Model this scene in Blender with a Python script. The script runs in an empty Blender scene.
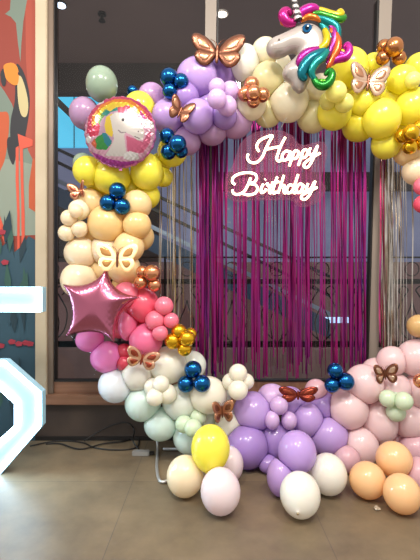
import bpy, bmesh, math, random
from mathutils import Vector, Matrix, Quaternion
from mathutils.geometry import delaunay_2d_cdt
random.seed(7)
COL = bpy.context.scene.collection
F, H = 420.0, 1.43                      # focal length in pixels of the 420 px wide frame, eye height

def P(px, py, Y):
    return Vector(((px - 210.0) / F * Y, Y, H - (py - 280.0) / F * Y))

def lin(c):
    return c / 12.92 if c <= 0.04045 else ((c + 0.055) / 1.055) ** 2.4
def rgb(h):
    h = h.lstrip('#')
    return tuple(lin(int(h[i:i + 2], 16) / 255) for i in (0, 2, 4)) + (1,)

# ------------------------------------------------------------------ materials
MATS = {}
def mat(name, color='#808080', rough=0.5, metal=0.0, emis=None, es=0.0, coat=0.0, sss=0.0, alpha=1.0, spec=0.5):
    if name in MATS: return MATS[name]
    m = bpy.data.materials.new(name); m.use_nodes = True
    b = m.node_tree.nodes['Principled BSDF']
    c = rgb(color)
    b.inputs['Base Color'].default_value = c
    b.inputs['Roughness'].default_value = rough
    b.inputs['Metallic'].default_value = metal
    b.inputs['Coat Weight'].default_value = coat
    b.inputs['Coat Roughness'].default_value = 0.08
    b.inputs['Specular IOR Level'].default_value = spec
    b.inputs['Alpha'].default_value = alpha
    if sss:
        b.inputs['Subsurface Weight'].default_value = sss
        b.inputs['Subsurface Radius'].default_value = (1, 0.7, 0.5)
        b.inputs['Subsurface Scale'].default_value = 0.04
    if emis:
        b.inputs['Emission Color'].default_value = rgb(emis)
        b.inputs['Emission Strength'].default_value = es
    MATS[name] = m
    return m

def noise_mix(m, c1, c2, scale=5.0, detail=4, lo=0.35, hi=0.65, bump=0.0, rough=None, vec=(1, 1, 1)):
    nt = m.node_tree; N = nt.nodes; L = nt.links; b = N['Principled BSDF']
    tc = N.new('ShaderNodeTexCoord'); mp = N.new('ShaderNodeMapping'); mp.inputs['Scale'].default_value = vec
    n = N.new('ShaderNodeTexNoise'); n.inputs['Scale'].default_value = scale; n.inputs['Detail'].default_value = detail
    r = N.new('ShaderNodeValToRGB')
    r.color_ramp.elements[0].position = lo; r.color_ramp.elements[0].color = rgb(c1)
    r.color_ramp.elements[1].position = hi; r.color_ramp.elements[1].color = rgb(c2)
    L.new(tc.outputs['Object'], mp.inputs['Vector']); L.new(mp.outputs[0], n.inputs['Vector'])
    L.new(n.outputs['Fac'], r.inputs['Fac']); L.new(r.outputs[0], b.inputs['Base Color'])
    if bump:
        bp = N.new('ShaderNodeBump'); bp.inputs['Strength'].default_value = bump; bp.inputs['Distance'].default_value = 0.01
        L.new(n.outputs['Fac'], bp.inputs['Height']); L.new(bp.outputs[0], b.inputs['Normal'])
    return m

def latex(name, color, emis=0.0, rough=0.27):
    m = mat('latex_' + name, color, rough=rough, coat=0.35, sss=0.2)
    nt = m.node_tree; b = nt.nodes['Principled BSDF']
    # thin latex lets light through where it is stretched: a touch of translucency
    out = nt.nodes['Material Output']
    tr = nt.nodes.new('ShaderNodeBsdfTranslucent'); tr.inputs['Color'].default_value = rgb(color)
    mx = nt.nodes.new('ShaderNodeMixShader'); mx.inputs[0].default_value = 0.28
    nt.links.new(b.outputs[0], mx.inputs[1]); nt.links.new(tr.outputs[0], mx.inputs[2]); nt.links.new(mx.outputs[0], out.inputs['Surface'])
    return m

LATEX = {
 'lilac': '#cbaae8', 'lilac_dark': '#b492d8', 'lilac_pink': '#cda4d4', 'lilac_pale': '#deBeea', 'mauve': '#ba96bc',
 'yellow': '#fdf356', 'yellow_pale': '#f6f08a', 'yellow_deep': '#fbef4c', 'cream': '#fbf3d8', 'cream_dim': '#efe8b4', 'white': '#f8f5ea',
 'peach': '#fbdfa8', 'peach_pale': '#fbe9c8', 'peach_deep': '#f9d896', 'orange': '#fdd29c',
 'coral': '#f4647e', 'coral_soft': '#f8869e', 'rosepink': '#f67ca8', 'hotpink': '#f48ed0', 'rose_clear': '#dc4a62',
 'mint': '#dff2ea', 'mint_green': '#dcedd0', 'white_mint': '#eef4ea', 'white_blue': '#ecf2f8', 'blush': '#f6e6e8',
 'pink': '#f6d8da', 'pink_deep': '#e6bcc6', 'sage': '#9fb49f', 'gold_latex': '#e0bc80', 'white_warm': '#f8f4e4',
}
LM = {k: latex(k, v) for k, v in LATEX.items()}
LM['chrome_blue'] = mat('chrome_blue', '#1c5c96', rough=0.22, metal=0.95)
LM['chrome_rose'] = mat('chrome_rose', '#d8956c', rough=0.25, metal=0.9)
LM['chrome_gold'] = mat('chrome_gold', '#e0b028', rough=0.25, metal=0.9)
LM['chrome_copper'] = mat('chrome_copper', '#c08050', rough=0.25, metal=0.9)

# ------------------------------------------------------------------ helpers
def link(name, mesh, m=None, parent=None, loc=None, smooth=False):
    o = bpy.data.objects.new(name, mesh); COL.objects.link(o)
    if m is not None:
        for mm in (m if isinstance(m, (list, tuple)) else [m]): mesh.materials.append(mm)
    if parent is not None: o.parent = parent
    if loc is not None: o.location = loc
    if smooth:
        for p in mesh.polygons: p.use_smooth = True
    return o

def tomesh(name, bm):
    bm.normal_update()
    me = bpy.data.meshes.new(name); bmesh.ops.recalc_face_normals(bm, faces=bm.faces); bm.to_mesh(me); bm.free(); return me

def tag(o, label, cat, group=None, kind=None):
    o['label'] = label; o['category'] = cat
    if group: o['group'] = group
    if kind: o['kind'] = kind
    return o

def empty(name, loc, label, cat, group=None):
    o = bpy.data.objects.new(name, None); COL.objects.link(o); o.location = loc; o.empty_display_size = 0.05
    return tag(o, label, cat, group)

def struct(name, mesh, m, parent=None):
    o = link(name, mesh, m, parent)
    if parent is None: o['kind'] = 'structure'
    return o

def add_box(bm, lo, hi, bevel=0.0, mi=0):
    lo, hi = Vector(lo), Vector(hi)
    r = bmesh.ops.create_cube(bm, size=1.0, matrix=Matrix.Translation((lo + hi) / 2) @ Matrix.Diagonal((*(hi - lo), 1)))
    vs = r['verts']
    fs = {f for v in vs for f in v.link_faces}
    for f in fs: f.material_index = mi
    if bevel:
        es = list({e for v in vs for e in v.link_edges})
        bmesh.ops.bevel(bm, geom=es, offset=bevel, segments=2, affect='EDGES')

def box_mesh(name, lo, hi, bevel=0.0):
    bm = bmesh.new(); add_box(bm, lo, hi, bevel); return tomesh(name, bm)

def catmull(pts, n=8, closed=False):
    out = []; N = len(pts); pts = [Vector(p) for p in pts]
    rng = N if closed else N - 1
    for i in range(rng):
        if closed: p0, p1, p2, p3 = pts[(i - 1) % N], pts[i], pts[(i + 1) % N], pts[(i + 2) % N]
        else: p0, p1, p2, p3 = pts[max(i - 1, 0)], pts[i], pts[i + 1], pts[min(i + 2, N - 1)]
        for k in range(n):
            t = k / n
            out.append(0.5 * ((2 * p1) + (p2 - p0) * t + (2 * p0 - 5 * p1 + 4 * p2 - p3) * t * t + (3 * p1 - p0 - 3 * p2 + p3) * t ** 3))
    if not closed: out.append(pts[-1])
    return out

def add_tube(bm, pts, radii, seg=8, caps=True, closed=False):
    pts = [Vector(p) for p in pts]; n = len(pts)
    if not isinstance(radii, (list, tuple)): radii = [radii] * n
    rings = []; up = None
    for i, p in enumerate(pts):
        if closed: t = (pts[(i + 1) % n] - pts[(i - 1) % n])
        else: t = (pts[min(i + 1, n - 1)] - pts[max(i - 1, 0)])
        if t.length < 1e-9: t = Vector((0, 0, 1))
        t.normalize()
        if up is None:
            up = Vector((0, 1, 0)) if abs(t.y) < 0.9 else Vector((1, 0, 0))
        up = (up - t * up.dot(t))
        if up.length < 1e-6: up = t.orthogonal()
        up.normalize(); s = t.cross(up)
        rings.append([bm.verts.new(p + (up * math.cos(a) + s * math.sin(a)) * radii[i]) for a in [2 * math.pi * k / seg for k in range(seg)]])
    m = n if closed else n - 1
    for i in range(m):
        a, b = rings[i], rings[(i + 1) % n]
        for k in range(seg): bm.faces.new((a[k], a[(k + 1) % seg], b[(k + 1) % seg], b[k]))
    if caps and not closed:
        bm.faces.new(rings[0][::-1]); bm.faces.new(rings[-1])

def tube_obj(name, pts, radii, m, parent=None, seg=8, closed=False):
    bm = bmesh.new(); add_tube(bm, pts, radii, seg, True, closed)
    return link(name, tomesh(name, bm), m, parent, smooth=True)

def extrude_poly(bm, pts2, y0, y1, mi=0):
    """flat outline given as (x, z) extruded between two depths"""
    a = [bm.verts.new((x, y0, z)) for x, z in pts2]; b = [bm.verts.new((x, y1, z)) for x, z in pts2]
    fs = [bm.faces.new(a), bm.faces.new(b[::-1])]
    n = len(pts2)
    for i in range(n): fs.append(bm.faces.new((a[i], b[i], b[(i + 1) % n], a[(i + 1) % n])))
    for f in fs: f.material_index = mi

def seg_dist(p, a, b):
    ab = b - a; t = max(0, min(1, (p - a).dot(ab) / max(ab.length_squared, 1e-12)))
    return (p - (a + ab * t)).length
def inside(p, poly):
    c = False; j = len(poly) - 1
    for i in range(len(poly)):
        a, b = poly[i], poly[j]
        if (a[1] > p[1]) != (b[1] > p[1]) and p[0] < (b[0] - a[0]) * (p[1] - a[1]) / (b[1] - a[1]) + a[0]: c = not c
        j = i
    return c

def inflate(outline, thick, step, R=None, crinkle=0.0, back=True):
    """a foil balloon: two sheets welded along the outline (x, z) and swollen between; returns a mesh around y = 0"""
    poly = [Vector((p[0], p[1])) for p in outline]
    xs = [p.x for p in poly]; zs = [p.y for p in poly]
    if R is None: R = min(max(xs) - min(xs), max(zs) - min(zs)) * 0.5
    n = len(poly); verts = list(poly)
    x = min(xs)
    row = 0
    def dist(p): return min(seg_dist(p, poly[i], poly[(i + 1) % n]) for i in range(n))
    z = min(zs)
    while z < max(zs):
        x = min(xs) + (step / 2 if row % 2 else 0)
        while x < max(xs):
            p = Vector((x, z))
            if inside(p, poly) and dist(p) > step * 0.4: verts.append(p)
            x += step
        z += step * 0.87; row += 1
    res = delaunay_2d_cdt(verts, [], [list(range(n))], 1, 1e-7)
    vv, ff = res[0], res[2]
    bm = bmesh.new(); front = []; rear = []
    for p in vv:
        d = dist(p)
        if d < 1e-6:
            v = bm.verts.new((p.x, 0, p.y)); front.append(v); rear.append(v); continue
        t = min(1, d / R); h = thick * math.sqrt(max(0, 1 - (1 - t) ** 2))
        h += crinkle * math.sin(p.x * 190 + math.sin(p.y * 140) * 2) * max(0, 1 - d / (R * 0.45))
        front.append(bm.verts.new((p.x, -h, p.y)))
        rear.append(bm.verts.new((p.x, h, p.y)) if back else None)
    for f in ff:
        try: bm.faces.new([front[i] for i in f])
        except ValueError: pass
        if back:
            try: bm.faces.new([rear[i] for i in f][::-1])
            except ValueError: pass
    return tomesh('foil', bm)

# ================================================================== SETTING
WY = 3.75
def px_box(px0, py0, px1, py1, Y0, Y1, at=None):
    """box whose front face fills these pixels at depth Y0"""
    a = P(px0, py1, at or Y0); b = P(px1, py0, at or Y0)
    return (a.x, Y0, a.z), (b.x, Y1, b.z)

# floor: large polished concrete-look tiles
fm = mat('floor_tiles', '#7d6a58', rough=0.42, spec=0.35)
nt = fm.node_tree; N = nt.nodes; L = nt.links; b = N['Principled BSDF']
tc = N.new('ShaderNodeTexCoord'); mp = N.new('ShaderNodeMapping'); mp.inputs['Rotation'].default_value = (0, 0, math.radians(0))
mp.inputs['Location'].default_value = (0.55, 0.62, 0)
br = N.new('ShaderNodeTexBrick'); br.offset = 0.0; br.inputs['Scale'].default_value = 1.0
br.inputs['Brick Width'].default_value = 1.2; br.inputs['Row Height'].default_value = 1.2; br.inputs['Mortar Size'].default_value = 0.003
br.inputs['Color1'].default_value = rgb('#80705a'); br.inputs['Color2'].default_value = rgb('#746652'); br.inputs['Mortar'].default_value = rgb('#665a4e')
nz = N.new('ShaderNodeTexNoise'); nz.inputs['Scale'].default_value = 2.2; nz.inputs['Detail'].default_value = 8; nz.inputs['Roughness'].default_value = 0.65
rp = N.new('ShaderNodeValToRGB'); rp.color_ramp.elements[0].position = 0.3; rp.color_ramp.elements[0].color = (0.55, 0.55, 0.56, 1)
rp.color_ramp.elements[1].position = 0.72; rp.color_ramp.elements[1].color = (1.15, 1.12, 1.05, 1)
mx = N.new('ShaderNodeMixRGB'); mx.blend_type = 'MULTIPLY'; mx.inputs[0].default_value = 1
L.new(tc.outputs['Object'], mp.inputs[0]); L.new(mp.outputs[0], br.inputs['Vector']); L.new(tc.outputs['Object'], nz.inputs['Vector'])
L.new(nz.outputs['Fac'], rp.inputs[0]); L.new(br.outputs['Color'], mx.inputs[1]); L.new(rp.outputs[0], mx.inputs[2]); L.new(mx.outputs[0], b.inputs['Base Color'])
rr = N.new('ShaderNodeMapRange'); rr.inputs['To Min'].default_value = 0.3; rr.inputs['To Max'].default_value = 0.55
L.new(nz.outputs['Fac'], rr.inputs['Value']); L.new(rr.outputs[0], b.inputs['Roughness'])
struct('floor', box_mesh('floor', (-5, -3, -0.1), (5, 9.5, 0)), fm)

m_dark = noise_mix(mat('dark_wall_paint', '#4a3c34', rough=0.6), '#382d28', '#473a31', 3)
m_wood = noise_mix(mat('sill_wood', '#8a6a55', rough=0.45), '#7c5640', '#926c54', 4, vec=(0.4, 3, 6))
m_frame = mat('frame_bronze', '#7b6a5b', rough=0.4, metal=0.2)
m_mull = mat('mullion_beige', '#8f8479', rough=0.5)
m_pillar = noise_mix(mat('pillar_cream', '#d8c8a8', rough=0.6), '#b8a88c', '#c6b79c', 2)
m_blackline = mat('frame_gasket', '#1c1816', rough=0.5)

z_sill_b = P(0, 403, WY).z; z_sill_t = P(0, 393, WY).z; z_win = P(0, 381, WY).z
struct('wall_lower', box_mesh('w', (-5, WY, 0), (5, WY + 0.15, z_sill_b)), m_dark)
struct('trim_sill', box_mesh('s', (P(35, 0, WY).x, WY - 0.07, z_sill_b), (5, WY + 0.15, z_sill_t), 0.008), m_wood)
struct('baseboard_back', box_mesh('bb', (-5, WY - 0.012, 0), (5, WY, 0.035)), m_blackline)
TOP = 4.6
struct('trim_pillar', box_mesh('p', (P(35, 0, 3.69).x, 3.69, z_sill_b), (P(46.5, 0, 3.69).x, 3.85, TOP), 0.006), m_pillar)
# window frame members
bm = bmesh.new()
add_box(bm, (P(47, 0, WY).x, 3.72, z_sill_t), (P(54.5, 0, WY).x, 3.84, TOP), 0.004)
fr = struct('window_1', tomesh('f', bm), m_frame)
bm = bmesh.new(); add_box(bm, (P(54.5, 0, WY).x, 3.74, z_sill_t), (5, 3.82, z_win), 0.004)
o = link('window_frame', tomesh('f', bm), m_wood, fr)
for a, c, a2, c2 in ((202.5, 212, 205.5, 216.5), (367.5, 376.5, 379, 391.5)):
    bm = bmesh.new(); zt = P(0, 0, WY).z; X = lambda v: P(v, 0, WY).x
    extrude_poly(bm, [(X(a), z_win), (X(c), z_win), (X(c2), zt), (X(c2), TOP), (X(a2), TOP), (X(a2), zt)], 3.735, 3.83)
    link('window_frame', tomesh('f', bm), m_mull, fr)
bm = bmesh.new()
for x in (54.8,): add_box(bm, (P(x - .5, 0, WY).x, 3.733, z_win), (P(x + .7, 0, WY).x, 3.8, TOP))
for a, a2 in ((212.4, 217.2), (365.8, 376.8)):
    X = lambda v: P(v, 0, WY).x; zt = P(0, 0, WY).z
    extrude_poly(bm, [(X(a), z_win), (X(a + 1.3), z_win), (X(a2 + 1.6), zt), (X(a2), zt)], 3.733, 3.8)
add_box(bm, (P(54.5, 0, WY).x, 3.733, z_win - 0.002), (5, 3.8, z_win + 0.012))
link('window_gasket', tomesh('g', bm), m_blackline, fr)
# glass
gm = bpy.data.materials.new('window_glass'); gm.use_nodes = True; nt = gm.node_tree; nt.nodes.clear()
out = nt.nodes.new('ShaderNodeOutputMaterial'); t = nt.nodes.new('ShaderNodeBsdfTransparent'); t.inputs[0].default_value = (0.93, 0.95, 0.95, 1)
g = nt.nodes.new('ShaderNodeBsdfGlossy'); g.inputs['Roughness'].default_value = 0.02; fz = nt.nodes.new('ShaderNodeFresnel'); fz.inputs[0].default_value = 1.5
mxs = nt.nodes.new('ShaderNodeMixShader'); nt.links.new(fz.outputs[0], mxs.inputs[0]); nt.links.new(t.outputs[0], mxs.inputs[1]); nt.links.new(g.outputs[0], mxs.inputs[2]); nt.links.new(mxs.outputs[0], out.inputs[0])
bm = bmesh.new(); v = [bm.verts.new(q) for q in ((P(54.5, 0, WY).x, 3.785, z_win), (5, 3.785, z_win), (5, 3.785, TOP), (P(54.5, 0, WY).x, 3.785, TOP))]; bm.faces.new(v)
link('window_pane', tomesh('g', bm), gm, fr)

# ---- beyond the glass: the mall hall
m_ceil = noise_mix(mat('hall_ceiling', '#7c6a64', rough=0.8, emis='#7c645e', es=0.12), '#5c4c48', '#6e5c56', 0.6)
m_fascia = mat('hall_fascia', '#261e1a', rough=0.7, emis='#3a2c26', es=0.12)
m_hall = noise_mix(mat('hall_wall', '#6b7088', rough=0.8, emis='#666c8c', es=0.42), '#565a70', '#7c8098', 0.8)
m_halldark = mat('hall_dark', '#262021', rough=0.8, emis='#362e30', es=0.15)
bm = bmesh.new(); add_box(bm, (-5, 3.85, 4.5), (5, 6.1, 4.6)); add_box(bm, (P(207, 0, 5.94).x, 6.1, 4.5), (5, 7.9, 4.6)); add_box(bm, (-5, 6.1, 6.2), (5, 9.5, 6.3))
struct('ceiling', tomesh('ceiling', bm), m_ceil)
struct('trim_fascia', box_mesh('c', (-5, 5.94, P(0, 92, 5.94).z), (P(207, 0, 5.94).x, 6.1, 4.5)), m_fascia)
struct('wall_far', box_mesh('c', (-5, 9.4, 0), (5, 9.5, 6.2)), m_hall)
# tall lit window in the far wall
m_cyan = mat('daylight_glass', '#3aa0c0', rough=0.3, emis='#50c0e8', es=0.8)
fw = struct('window_2', box_mesh('c', (P(20, 0, 9.38).x, 9.3, P(0, 148, 9.38).z), (P(150, 0, 9.38).x, 9.39, 5.9)), m_cyan)
bm = bmesh.new()
for x in (74, 112): add_box(bm, (P(x, 0, 9.3).x, 9.27, P(0, 148, 9.3).z), (P(x + 0.6, 0, 9.3).x, 9.3, 5.9))
link('window_frame', tomesh('c', bm), m_halldark, fw)
# dark masses at the far end
struct('trim_bulkhead', box_mesh('c', (-5, 8.8, 0), (P(158, 0, 8.8).x, 9.2, P(0, 190, 8.8).z)), m_halldark)
struct('trim_far_beam', box_mesh('c', (P(217, 0, 8.8).x, 8.8, P(0, 190, 8.8).z), (5, 8.95, P(0, 172, 8.8).z)), m_halldark)
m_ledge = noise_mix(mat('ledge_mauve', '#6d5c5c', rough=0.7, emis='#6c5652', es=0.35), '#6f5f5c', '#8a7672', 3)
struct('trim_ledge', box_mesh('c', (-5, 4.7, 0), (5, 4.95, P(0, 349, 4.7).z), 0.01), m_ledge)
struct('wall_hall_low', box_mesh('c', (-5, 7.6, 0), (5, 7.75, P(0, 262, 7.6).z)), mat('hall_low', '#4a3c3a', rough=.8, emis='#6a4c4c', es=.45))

# escalator
es_ = empty('escalator', P(180, 300, 6.6), 'dark blue escalator slanting down behind the window glass', 'escalator')
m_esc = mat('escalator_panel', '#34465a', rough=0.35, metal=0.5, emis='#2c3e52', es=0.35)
m_esc2 = mat('escalator_rail', '#14161c', rough=0.4)
def slab_between(name, pA, pB, h, y0, y1, m):
    bm = bmesh.new()
    extrude_poly(bm, [(pA.x, pA.z), (pB.x, pB.z), (pB.x, pB.z - h), (pA.x, pA.z - h)], y0, y1)
    o = link(name, tomesh(name, bm), m); o.parent = es_; o.matrix_parent_inverse = Matrix.Translation(-es_.location); return o
slab_between('truss', P(20, 168, 6.6), P(330, 320, 6.6), 0.30, 6.6, 7.3, m_esc)
slab_between('handrail', P(20, 142, 6.6), P(330, 294, 6.6), 0.05, 6.6, 6.68, m_esc2)
slab_between('handrail', P(20, 130, 7.2), P(330, 275, 7.2), 0.05, 7.2, 7.28, m_esc2)
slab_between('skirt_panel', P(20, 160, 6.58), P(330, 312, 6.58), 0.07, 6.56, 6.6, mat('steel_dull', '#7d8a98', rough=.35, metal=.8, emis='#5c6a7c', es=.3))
# slanted dark beam crossing the lit window
bm = bmesh.new(); A, B = P(50, 90, 8.6), P(100, 138, 8.6)
extrude_poly(bm, [(A.x, A.z), (B.x, B.z), (B.x, B.z - 0.17), (A.x, A.z - 0.17)], 8.6, 8.7)
struct('trim_slanted_beam', tomesh('c', bm), m_halldark)

# wrought iron railing
m_iron = mat('wrought_iron', '#17120f', rough=0.45, metal=0.4)
rl = empty('wrought_iron_railing', (0, 4.8, P(0, 349, 4.8).z), 'black wrought iron railing with curling scrolls behind the window', 'railing')
YR = 4.8
def rchild(name, bm, m=m_iron, smooth=False):
    o = link(name, tomesh(name, bm), m, smooth=smooth); o.parent = rl; o.matrix_parent_inverse = Matrix.Translation(-rl.location); return o
for (y0, y1, nm) in ((256.6, 258.2, 'top_rail'), (279, 284, 'handrail'), (341, 347, 'bottom_rail')):
    bm = bmesh.new(); add_box(bm, (-3.2, YR - 0.015, P(0, y1, YR).z), (3.2, YR + 0.015, P(0, y0, YR).z)); rchild(nm, bm)
x = 30
while x < 470:
    bm = bmesh.new(); add_tube(bm, [P(x, 347, YR), P(x, 257, YR)], 0.012, 6); rchild('post', bm)
    bm = bmesh.new()
    for s in (-1, 1):
        cx = x + 22
        pts = [(cx + s * 2, 341), (cx + s * 12, 330), (cx + s * 15, 312), (cx + s * 8, 297), (cx + s * 4, 290), (cx + s * 9, 286), (cx + s * 13, 291), (cx + s * 10, 295)]
        add_tube(bm, catmull([P(a, c, YR) for a, c in pts], 5), 0.008, 6)
        pts = [(cx + s * 4, 340), (cx + s * 7, 322), (cx + s * 2, 308), (cx, 300)]
        add_tube(bm, catmull([P(a, c, YR) for a, c in pts], 5), 0.007, 6)
    ring = [P(cx + 7 * math.cos(t), 269 + 7 * math.sin(t), YR) for t in [2 * math.pi * k / 16 for k in range(16)]]
    add_tube(bm, ring, 0.006, 5, closed=True)
    rchild('scroll', bm, smooth=True)
    bm = bmesh.new(); add_tube(bm, [P(x + 44 - 1, 341, YR), P(x + 44 - 1, 284, YR)], 0.008, 6); rchild('baluster', bm)
    x += 45

# ceiling fittings
def disc(name, c, r, h, m, parent=None):
    bm = bmesh.new(); bmesh.ops.create_cone(bm, cap_ends=True, segments=24, radius1=r, radius2=r * .9, depth=h, matrix=Matrix.Translation(c))
    o = link(name, tomesh(name, bm), m)
    if parent is not None: o.parent = parent; o.matrix_parent_inverse = Matrix.Translation(-parent.location)
    return o
def on_ceiling(px, py): return P(px, py, (4.5 - H) * F / (280 - py))
c = on_ceiling(222, 13); dl = empty('ceiling_downlight', c, 'small round white downlight recessed in the ceiling beside the mullion', 'ceiling light')
disc('trim_ring', c + Vector((0, 0, -0.004)), 0.075, 0.02, mat('white_ring', '#e8e0d8', rough=.5), dl)
disc('lamp_lens', c + Vector((0, 0, -0.012)), 0.055, 0.02, mat('lamp_lens', '#ffffff', emis='#fff0dc', es=4), dl)
c = on_ceiling(102, 13); sp = empty('ceiling_sprinkler', c, 'dark sprinkler head hanging from the ceiling beyond the glass', 'sprinkler')
disc('escutcheon', c + Vector((0, 0, -0.01)), 0.05, 0.02, m_iron, sp)
disc('nozzle', c + Vector((0, 0, -0.05)), 0.02, 0.08, m_iron, sp)
disc('deflector', c + Vector((0, 0, -0.09)), 0.04, 0.012, m_iron, sp)
for k, (px, py, r, lb) in enumerate(((320, 41, 0.07, 'cool white spotlight glowing on the ceiling next to the unicorn mane'), (61, 3, 0.05, 'small bright ceiling spotlight at the top corner of the window'))):
    c = on_ceiling(px, py); s_ = empty('ceiling_spotlight', c, lb, 'ceiling light')
    disc('spot_housing', c + Vector((0, 0, -0.01)), r * 1.25, 0.03, m_iron, s_)
    disc('spot_lens', c + Vector((0, 0, -0.024)), r, 0.02, mat('spot_lens', '#ffffff', emis='#cfe4ff', es=5), s_)
# lit strip far in the hall
lb = P(334, 320, 7.5)
o = link('wall_mounted_light_strip', box_mesh('ls', (P(314, 0, 7.5).x, 7.5, P(0, 323, 7.5).z), (P(354, 0, 7.5).x, 7.598, P(0, 317.5, 7.5).z), 0.01), mat('strip_light', '#c0d8ff', emis='#a8c8f0', es=1.2))
tag(o, 'pale blue horizontal light strip low in the hall behind the pink fringe', 'light')

# ================================================================== MURAL
PAL = {'red': '#863628', 'red2': '#9c4432', 'sage': '#6c7a6e', 'sage2': '#828c7e', 'orange': '#b0502c', 'beak': '#d07c24', 'black': '#26262a', 'cream': '#b8aa7c',
       'legs': '#c8503a', 'teal': '#2c4a58', 'teal2': '#1c343e', 'blue': '#3c5c6c', 'pink': '#982c3c', 'green': '#30544a'}
mkeys = list(PAL); mmats = [mat('mural_' + k, PAL[k], rough=0.65) for k in mkeys]
MY = 3.745
bm = bmesh.new(); layer = [0]
def mpoly(key, pts, smooth=False):
    layer[0] += 1; y = MY - layer[0] * 0.0004
    q = [P(a, c, MY) for a, c in pts]
    if smooth: q = catmull(q, 5, True)
    try: f = bm.faces.new([bm.verts.new((p.x, y, p.z)) for p in q]); f.material_index = mkeys.index(key)
    except ValueError: pass
    f.normal_update(); bmesh.ops.triangulate(bm, faces=[f])
mpoly('red', [(-70, -90), (35.5, -90), (35.5, 470), (-70, 470)])
mpoly('red2', [(25, -20), (35.5, -20), (35.5, 110), (30, 120), (26, 60)])
mpoly('sage', [(11, -5), (10, 10), (5, 14), (11, 17), (16, 23), (18, 43), (20.5, 62), (21.5, 43), (23.5, 21), (28, -5)])
mpoly('sage', [(-70, 70), (-4, 80), (5, 92), (12, 104), (17, 118), (20, 145), (35.5, 150), (35.5, 235), (-70, 235)])
mpoly('sage2', [(-70, 150), (14, 160), (35.5, 165), (35.5, 235), (-70, 240)])
mpoly('orange', [(-10, 120), (3, 112), (9, 116), (8, 140), (3, 165), (-10, 180)], True)
mpoly('red2', [(27, 95), (35.5, 85), (35.5, 165), (28, 150), (24, 120)])
mpoly('orange', [(33, 158), (35.5, 160), (35.5, 212), (29, 208), (29, 185)])
mpoly('black', [(16, 66), (22, 69), (27, 82), (30, 100), (28, 122), (24, 140), (18, 148), (11, 140), (11, 120), (15, 100)], True)
mpoly('black', [(8, 138), (16, 140), (16, 155), (13, 165), (8, 152)], True)
mpoly('cream', [(18, 78), (22, 78), (27, 94), (28.5, 108), (26, 117), (21, 114), (18, 98)], True)
mpoly('black', [(1, 72), (6, 68), (6, 84), (3, 86), (1, 80)], True)
mpoly('beak', [(4, 66), (10, 63), (16, 65), (19, 73), (18, 84), (13, 85), (7, 80), (5, 74)], True)
mpoly('black', [(18, 72.5), (19.6, 72.5), (19.6, 75), (18, 75)])
mpoly('legs', [(16, 148), (19, 146), (19, 180), (20, 215), (20, 255), (17.5, 255), (17.5, 215), (16, 180)])
mpoly('legs', [(20, 150), (23, 146), (24, 190), (25, 215), (25, 255), (22, 255), (21.5, 200)])
mpoly('legs', [(18, 134), (33, 140), (33, 146), (20, 150)])
mpoly('legs', [(-2, 225), (0, 215), (12, 250), (9, 255)])
mpoly('teal', [(-70, 250), (-5, 235), (3, 246), (10, 240), (15, 252), (22, 246), (29, 236), (35.5, 240), (35.5, 470), (-70, 470)])
for i in range(34):
    bx = random.uniform(-30, 36); by = random.uniform(240, 420); h = random.uniform(22, 46); w = random.uniform(2.2, 4.2); ln = random.uniform(-7, 7)
    k = random.choice(['teal2', 'blue', 'green', 'teal', 'teal2', 'teal2', 'green'])
    pts = [(bx, by), (bx - w + ln * .4, by - h * .5), (bx + ln, by - h), (bx + w + ln * .6, by - h * .5)]
    pts = [(min(a, 35.3), c) for a, c in pts]
    mpoly(k, pts)
for (a, c) in ((3, 232), (6, 262), (20, 343), (13, 341), (31, 343), (2, 345), (-3, 352), (27, 342)):
    mpoly('pink', [(a - 4, c), (a - 1, c - 2.5), (a + 4, c - 1), (a + 3, c + 2.5), (a - 2, c + 3)])
mu = link('wall_mural', tomesh('mural', bm), mmats)
tag(mu, 'painted jungle mural on the wall with a toucan, orange leaves and teal plants', 'mural')
struct('wall_left', box_mesh('w', (-5, MY, 0), (P(35.5, 0, MY).x, MY + 0.13, TOP)), mmats[0])

# ================================================================== LIGHT-UP NUMERAL
NY = 3.08
num = empty('light_up_numeral', P(0, 475, NY), 'tall glowing white light-up number five standing on the floor', 'numeral light')
outer = [(a - 2.5, c) for a, c in [(45, 286), (45, 311), (-22, 311), (-22, 359), (8, 359), (44.5, 391), (44.5, 425), (2, 474), (-62, 474), (-90, 452), (-90, 432), (-62, 432), (-52, 447), (-8, 447), (17.5, 424), (17.5, 402), (0, 386), (-48, 386), (-48, 286)]]
o2 = [(P(a, c, NY).x, P(a, c, NY).z) for a, c in outer]
zoff = -min(z for _, z in o2); 
bm = bmesh.new(); extrude_poly(bm, [(x, z + zoff) for x, z in o2], NY, NY + 0.07)
bm.normal_update(); bmesh.ops.triangulate(bm, faces=[f for f in bm.faces if len(f.verts) > 4])
body = link('numeral_body', tomesh('nb', bm), mat('numeral_face', '#8ca8b2', rough=.6, emis='#90c4d4', es=0.25)); body.parent = num; body.matrix_parent_inverse = Matrix.Translation(-num.location)
def inset(poly, d):
    res = []; n = len(poly)
    for i in range(n):
        a, b_, c = Vector(poly[i - 1]), Vector(poly[i]), Vector(poly[(i + 1) % n])
        e1 = (b_ - a).normalized(); e2 = (c - b_).normalized(); n1 = Vector((-e1.y, e1.x)); n2 = Vector((-e2.y, e2.x))
        k = (n1 + n2); k = k / max(k.dot(n1), 0.3)
        res.append(b_ + k * d)
    return res
area = sum(outer[i - 1][0] * outer[i][1] - outer[i][0] * outer[i - 1][1] for i in range(len(outer)))
ins = inset([(x, z + zoff) for x, z in o2], 0.016)
if not inside(ins[0], o2) and not inside(ins[0], [(x, z + zoff) for x, z in o2]): ins = inset([(x, z + zoff) for x, z in o2], -0.016)
lt = tube_obj('light_tube', [Vector((p.x, NY - 0.015, p.y)) for p in ins], 0.015, mat('led_tube', '#ffffff', emis='#bfe4ff', es=20.0), seg=8, closed=True)
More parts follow.
